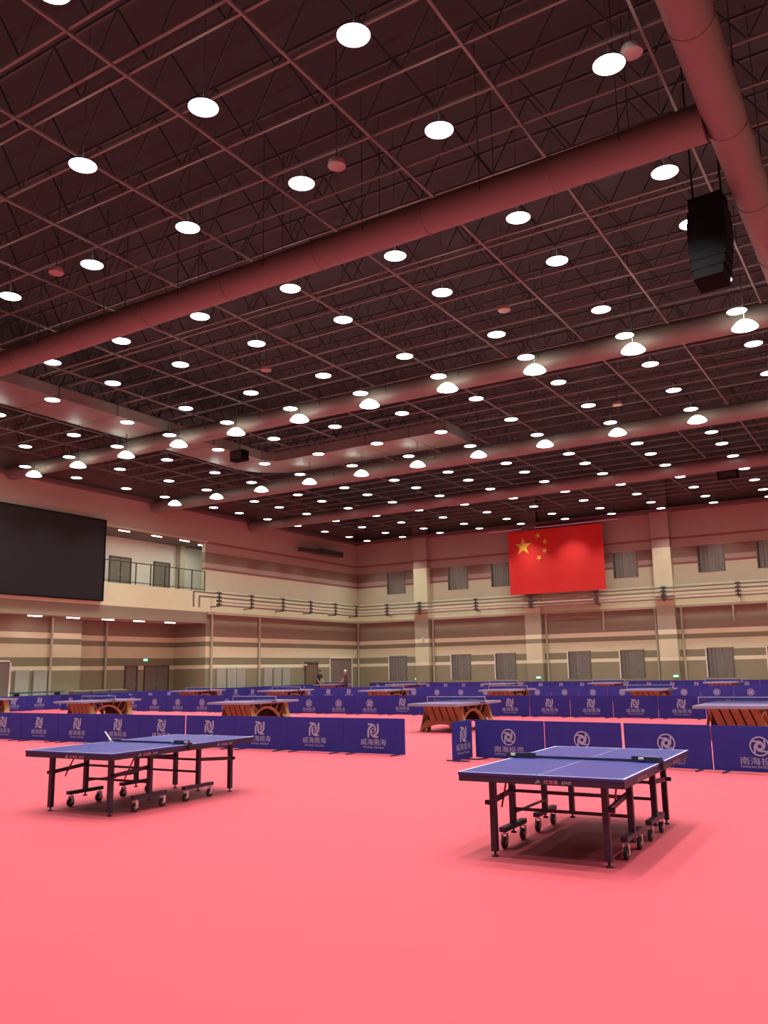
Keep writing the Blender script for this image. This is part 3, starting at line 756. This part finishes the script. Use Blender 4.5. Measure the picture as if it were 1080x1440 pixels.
# ------------------------------------------------------------------ match tables with arched bases
def match_table():
    t = thing('match_table', 'x', 'table', (0, 0, 0))
    for h in (0, 1):
        y0, y1 = (0, TL/2-.002) if h == 0 else (TL/2+.002, TL)
        tt = MB().box((TW/2, (y0+y1)/2, TH-.015), (TW-.02, y1-y0-.01, .03)).build('tabletop', 'topg', t)
        b = MB(); zc_ = TH-.032
        b.box((.01, (y0+y1)/2, zc_), (.035, y1-y0, .066)).box((TW-.01, (y0+y1)/2, zc_), (.035, y1-y0, .066))
        ye = .0 if h == 0 else TL
        b.box((TW/2, ye, zc_), (TW+.015, .035, .066)).build('edge_band', 'edge', tt)
    # end panels with slanted slats over an arched foot
    for e in (0, 1):
        yc = .50 if e == 0 else TL-.50; y0, y1 = yc-.03, yc+.03
        for k in range(5):
            xt = .265+k*.215; xb = xt+.16
            MB().prism([(xt, .70), (xt+.178, .70), (xb+.178, .30), (xb, .30)], y0, y1).build('slat', 'wood', t)
        b = MB(); n_ = 14; top = .30
        xs_ = [.10+(1.325)*i/n_ for i in range(n_+1)]
        def low(x):
            u = (x-TW/2)/.64; return max(0, .20*(1-u*u)) if abs(u) < 1 else 0
        def hi(x): 
            u = abs(x-TW/2); return top if u < .50 else max(.03, top*(1-(u-.50)/.18))
        for a, c in zip(xs_, xs_[1:]): b.prism([(a, low(a)), (c, low(c)), (c, hi(c)), (a, hi(a))], y0-.01, y1+.01)
        b.build('arched_foot', 'wood', t)
        b = MB()
        for s_ in (0, 1):
            xf = .27 if s_ == 0 else 1.255
            xo = .08 if s_ == 0 else 1.445
            b.add([(xf, y0, .70), (xf, y0+.28, .70), (xo, y0, .0), (xo, y0+.28, .0), (xo+(.03 if s_ == 0 else -.03), y0, 0), (xo+(.03 if s_ == 0 else -.03), y0+.28, 0)], [(0, 1, 3, 2), (0, 4, 5, 1), (2, 3, 5, 4), (0, 2, 4), (1, 5, 3)])
        b.build('side_fin', 'yellow', t)
        MB().box((TW/2, yc+.10 if e == 0 else yc-.10, .46), (.98, .02, .44)).build('back_panel', 'maroon', t)
    # side arches
    for s_ in (0, 1):
        x0, x1 = ((.22, .30) if s_ == 0 else (TW-.30, TW-.22))
        pts = [(TL/2+.74*math.cos(math.radians(a)), .595*math.sin(math.radians(a))) for a in range(0, 181, 9)]
        b = MB()
        for (ya, za), (yb_, zb_) in zip(pts, pts[1:]):
            ki = .88
            def inn(y, z): return (TL/2+(y-TL/2)*ki, z*ki)
            ia, ib = inn(ya, za), inn(yb_, zb_)
            q = [(ya, za), (yb_, zb_), ib, ia]
            b.add([(x0, y, z) for y, z in q]+[(x1, y, z) for y, z in q], [(0, 1, 2, 3), (7, 6, 5, 4), (0, 4, 5, 1), (2, 6, 7, 3)])
        b.build('arch', 'wood', t)
        for k in range(5):
            for dr in (-1, 1):
                a = math.radians(90-dr*(18+k*11)); y = TL/2+.74*math.cos(a); z = .595*math.sin(a)
                y2 = TL/2+(y-TL/2)*1.0+dr*.12*(k+1)*.5
                MB().bar(((x0+x1)/2, y, z), ((x0+x1)/2, y2, .70), .05, .03).build('strut', 'maroon' if k % 2 else 'wood', t)
    MB().box((TW/2, TL/2, .665), (TW-.5, TL-1.0, .07)).build('centre_beam', 'maroon', t)
    # net
    ym = TL/2
    MB().box((TW/2, ym, TH+.07), (1.82, .004, .135)).build('net_mesh', 'netblue', t)
    MB().box((TW/2, ym, TH+.146), (1.83, .012, .018)).build('net_tape', 'tape', t)
    for s_ in (-1, 1):
        MB().tube([(TW/2+s_*.915, ym, TH-.03), (TW/2+s_*.915, ym, TH+.155)], .011, 8).build('net_post', 'tape', t)
        MB().box((TW/2+s_*.85, ym, TH-.02), (.16, .04, .03)).build('net_clamp', 'rubber', t)
    return t
# see-through net: fine weave
nm = bpy.data.materials.new('net weave'); nm.use_nodes = True
nt = nm.node_tree; pb = nt.nodes['Principled BSDF']; pb.inputs['Base Color'].default_value = (.05, .05, .22, 1); pb.inputs['Alpha'].default_value = .45
M['netblue'] = nm
mt = match_table(); firstm = True
TABS = [((-34.45, 20.6), 'arched wooden match table before the second barriers, farthest left of its row'), ((-26.95, 20.6), 'arched wooden match table in the nearest row, far left behind the front barriers'),
        ((-19.4, 20.6), 'arched wooden match table in the nearest row, middle of the left barriers'), ((-12.0, 20.6), 'arched wooden match table in the nearest row, standing at the gap'),
        ((-4.48, 20.6), 'arched wooden match table in the nearest row, at the right edge'),
        ((-34.7, 33.9), 'distant arched match table in the second table row, leftmost'), ((-28.55, 33.9), 'distant arched match table in the second table row, second from the left'),
        ((-22.45, 33.9), 'distant arched match table in the second table row, third from the left'), ((-16.22, 33.9), 'distant arched match table in the second table row, second from the right'),
        ((-10.05, 33.9), 'distant arched match table in the second table row, rightmost in view'), ((-3.8, 33.9), 'arched match table of the second table row beyond the right edge'),
        ((-35.75, 48.4), 'farthest arched match table between the two people in dark clothes'), ((-29.3, 47.4), 'farthest row match table right of the two people'), ((-22.4, 47.4), 'farthest row match table under the flag left corner'),
        ((-15.9, 47.4), 'farthest row match table under the flag right corner'), ((-9.7, 47.4), 'farthest row match table right of the flag')]
for (x, y), lb in TABS:
    if firstm: mt['label'] = lb; mt.location = (x, y, 0); mt['group'] = 'match tables with arched wooden bases'; firstm = False
    else: place(mt, lb, (x, y, 0))

# white boxes and a teal board by the lobby
for i, Y in enumerate((30.9, 32.1, 33.4)):
    t = thing('storage_box', 'low pale storage box beyond the left barriers, %s from the left' % ORD[i+1], 'box', (-38.35, Y, 0), 0, 'pale boxes behind the left barriers')
    MB().box((0, 0, .42), (.4, 1.05, .80)).build('box_body', 'door_g', t); MB().box((0, 0, .84), (.44, 1.09, .05)).build('lid', 'pipe_l', t)
t = thing('teal_board', 'dark teal board lying on trestles beyond the left barriers', 'board', (-38.35, 28.3, 0))
MB().box((0, 0, .86), (.5, 2.9, .06)).build('board_top', 'teal', t); b = MB()
for y in (-1.2, 1.2): b.box((0, y, .42), (.4, .06, .83))
b.build('trestle', 'frame', t)

# ------------------------------------------------------------------ two people far off
def person(label, loc, rz, shirt, cap, lean):
    t = thing('person', label, 'person', loc, rz)
    V = {}; E = []; Rr = {}
    def v(n_, x, y, z, r): V[n_] = (x, y, z); Rr[n_] = r
    ly = -lean
    v('pelvis', 0, 0, .92, .135); v('waist', 0, ly*.25, 1.06, .125); v('chest', 0, ly*.7, 1.26, .15); v('shoulders', 0, ly, 1.40, .11)
    v('neck', 0, ly*1.12, 1.48, .052); v('chin', 0, ly*1.25-.01, 1.54, .07); v('head', 0, ly*1.3-.01, 1.61, .092); v('crown', 0, ly*1.3, 1.68, .07)
    E += [('pelvis', 'waist'), ('waist', 'chest'), ('chest', 'shoulders'), ('shoulders', 'neck'), ('neck', 'chin'), ('chin', 'head'), ('head', 'crown')]
    for s_, sd in ((-1, 'l'), (1, 'r')):
        v('hip'+sd, s_*.10, 0, .86, .10); v('knee'+sd, s_*.12, -.03, .48, .062); v('ankle'+sd, s_*.13, .02, .09, .042); v('toe'+sd, s_*.14, -.15, .04, .035)
        E += [('pelvis', 'hip'+sd), ('hip'+sd, 'knee'+sd), ('knee'+sd, 'ankle'+sd), ('ankle'+sd, 'toe'+sd)]
        fwd = -.22 if s_ > 0 else -.10
        v('sh'+sd, s_*.185, ly, 1.38, .062); v('el'+sd, s_*.25, ly-.04, 1.10, .045); v('wr'+sd, s_*.20, ly+fwd, .93, .028); v('palm'+sd, s_*.19, ly+fwd-.07, .90, .03)
        E += [('shoulders', 'sh'+sd), ('sh'+sd, 'el'+sd), ('el'+sd, 'wr'+sd), ('wr'+sd, 'palm'+sd)]
        for q in range(4):
            fx = s_*.19+(q-1.5)*.019; L = (.062, .074, .070, .055)[q]
            v('f%d'%q+sd, fx, ly+fwd-.10, .885, .009); v('g%d'%q+sd, fx, ly+fwd-.10-L*.6, .868, .008); v('h%d'%q+sd, fx, ly+fwd-.10-L, .845, .007)
            E += [('palm'+sd, 'f%d'%q+sd), ('f%d'%q+sd, 'g%d'%q+sd), ('g%d'%q+sd, 'h%d'%q+sd)]
        v('t1'+sd, s_*.155, ly+fwd-.06, .885, .010); v('t2'+sd, s_*.135, ly+fwd-.10, .87, .009); E += [('palm'+sd, 't1'+sd), ('t1'+sd, 't2'+sd)]
    names = list(V); me = bpy.data.meshes.new('body'); me.from_pydata([V[n_] for n_ in names], [(names.index(a), names.index(b_)) for a, b_ in E], [])
    o = bpy.data.objects.new('body', me); COL.objects.link(o)
    md = o.modifiers.new('skin', 'SKIN'); sk = me.skin_vertices[0].data
    for i, n_ in enumerate(names): sk[i].radius = (Rr[n_], Rr[n_]); sk[i].use_root = (n_ == 'pelvis')
    o.modifiers.new('sub', 'SUBSURF').levels = 1
    dg = bpy.context.evaluated_depsgraph_get(); dg.update()
    m2 = bpy.data.meshes.new_from_object(o.evaluated_get(dg)); bpy.data.objects.remove(o)
    for k_ in ('skin', shirt, 'trousers', 'rubber'): m2.materials.append(M[k_])
    for p in m2.polygons:
        c = p.center; k_ = 0
        if c.z < .075: k_ = 3
        elif c.z < .98 and abs(c.x) < .2 and c.y > ly*.3-.14: k_ = 2
        elif .98 <= c.z < 1.47 and not (abs(c.x) > .19 and c.z < 1.15 and c.y < ly-.03): k_ = 1
        p.material_index = k_; p.use_smooth = True
    bo = link('body', m2, t)
    hd = Vector((0, ly*1.3-.01, 1.625))
    b = MB()
    for i in range(6):
        pass
    prof = [(.098*math.cos(math.radians(a)), .105*math.sin(math.radians(a))) for a in range(0, 86, 12)]
    b.lathe(prof, (hd.x, hd.y+.018, hd.z+.005), 16); b.build('cap' if cap else 'hair', 'cap' if cap else 'hair', t, smooth=True)
    b = MB(); b.box((0, hd.y-.095, hd.z-.02), (.022, .03, .04)); b.build('nose', 'skin', t)
    b = MB()
    for s_ in (-1, 1): b.box((s_*.034, hd.y-.086, hd.z+.005), (.022, .012, .010))
    b.box((0, hd.y-.082, hd.z-.06), (.042, .012, .008)); b.build('eyes_and_mouth', 'hair', t)
    b = MB()
    for s_ in (-1, 1): b.box((s_*.094, hd.y+.01, hd.z-.005), (.014, .035, .055))
    b.build('ears', 'skin', t)
    return t
person('standing person in black, bending slightly, left of the farthest table', (-36.5, 49.9, 0), math.radians(80), 'shirt', False, .20)
person('standing person in a dark maroon top and pale cap, right of the farthest table', (-33.95, 49.8, 0), math.radians(-70), 'shirt2', True, .06)
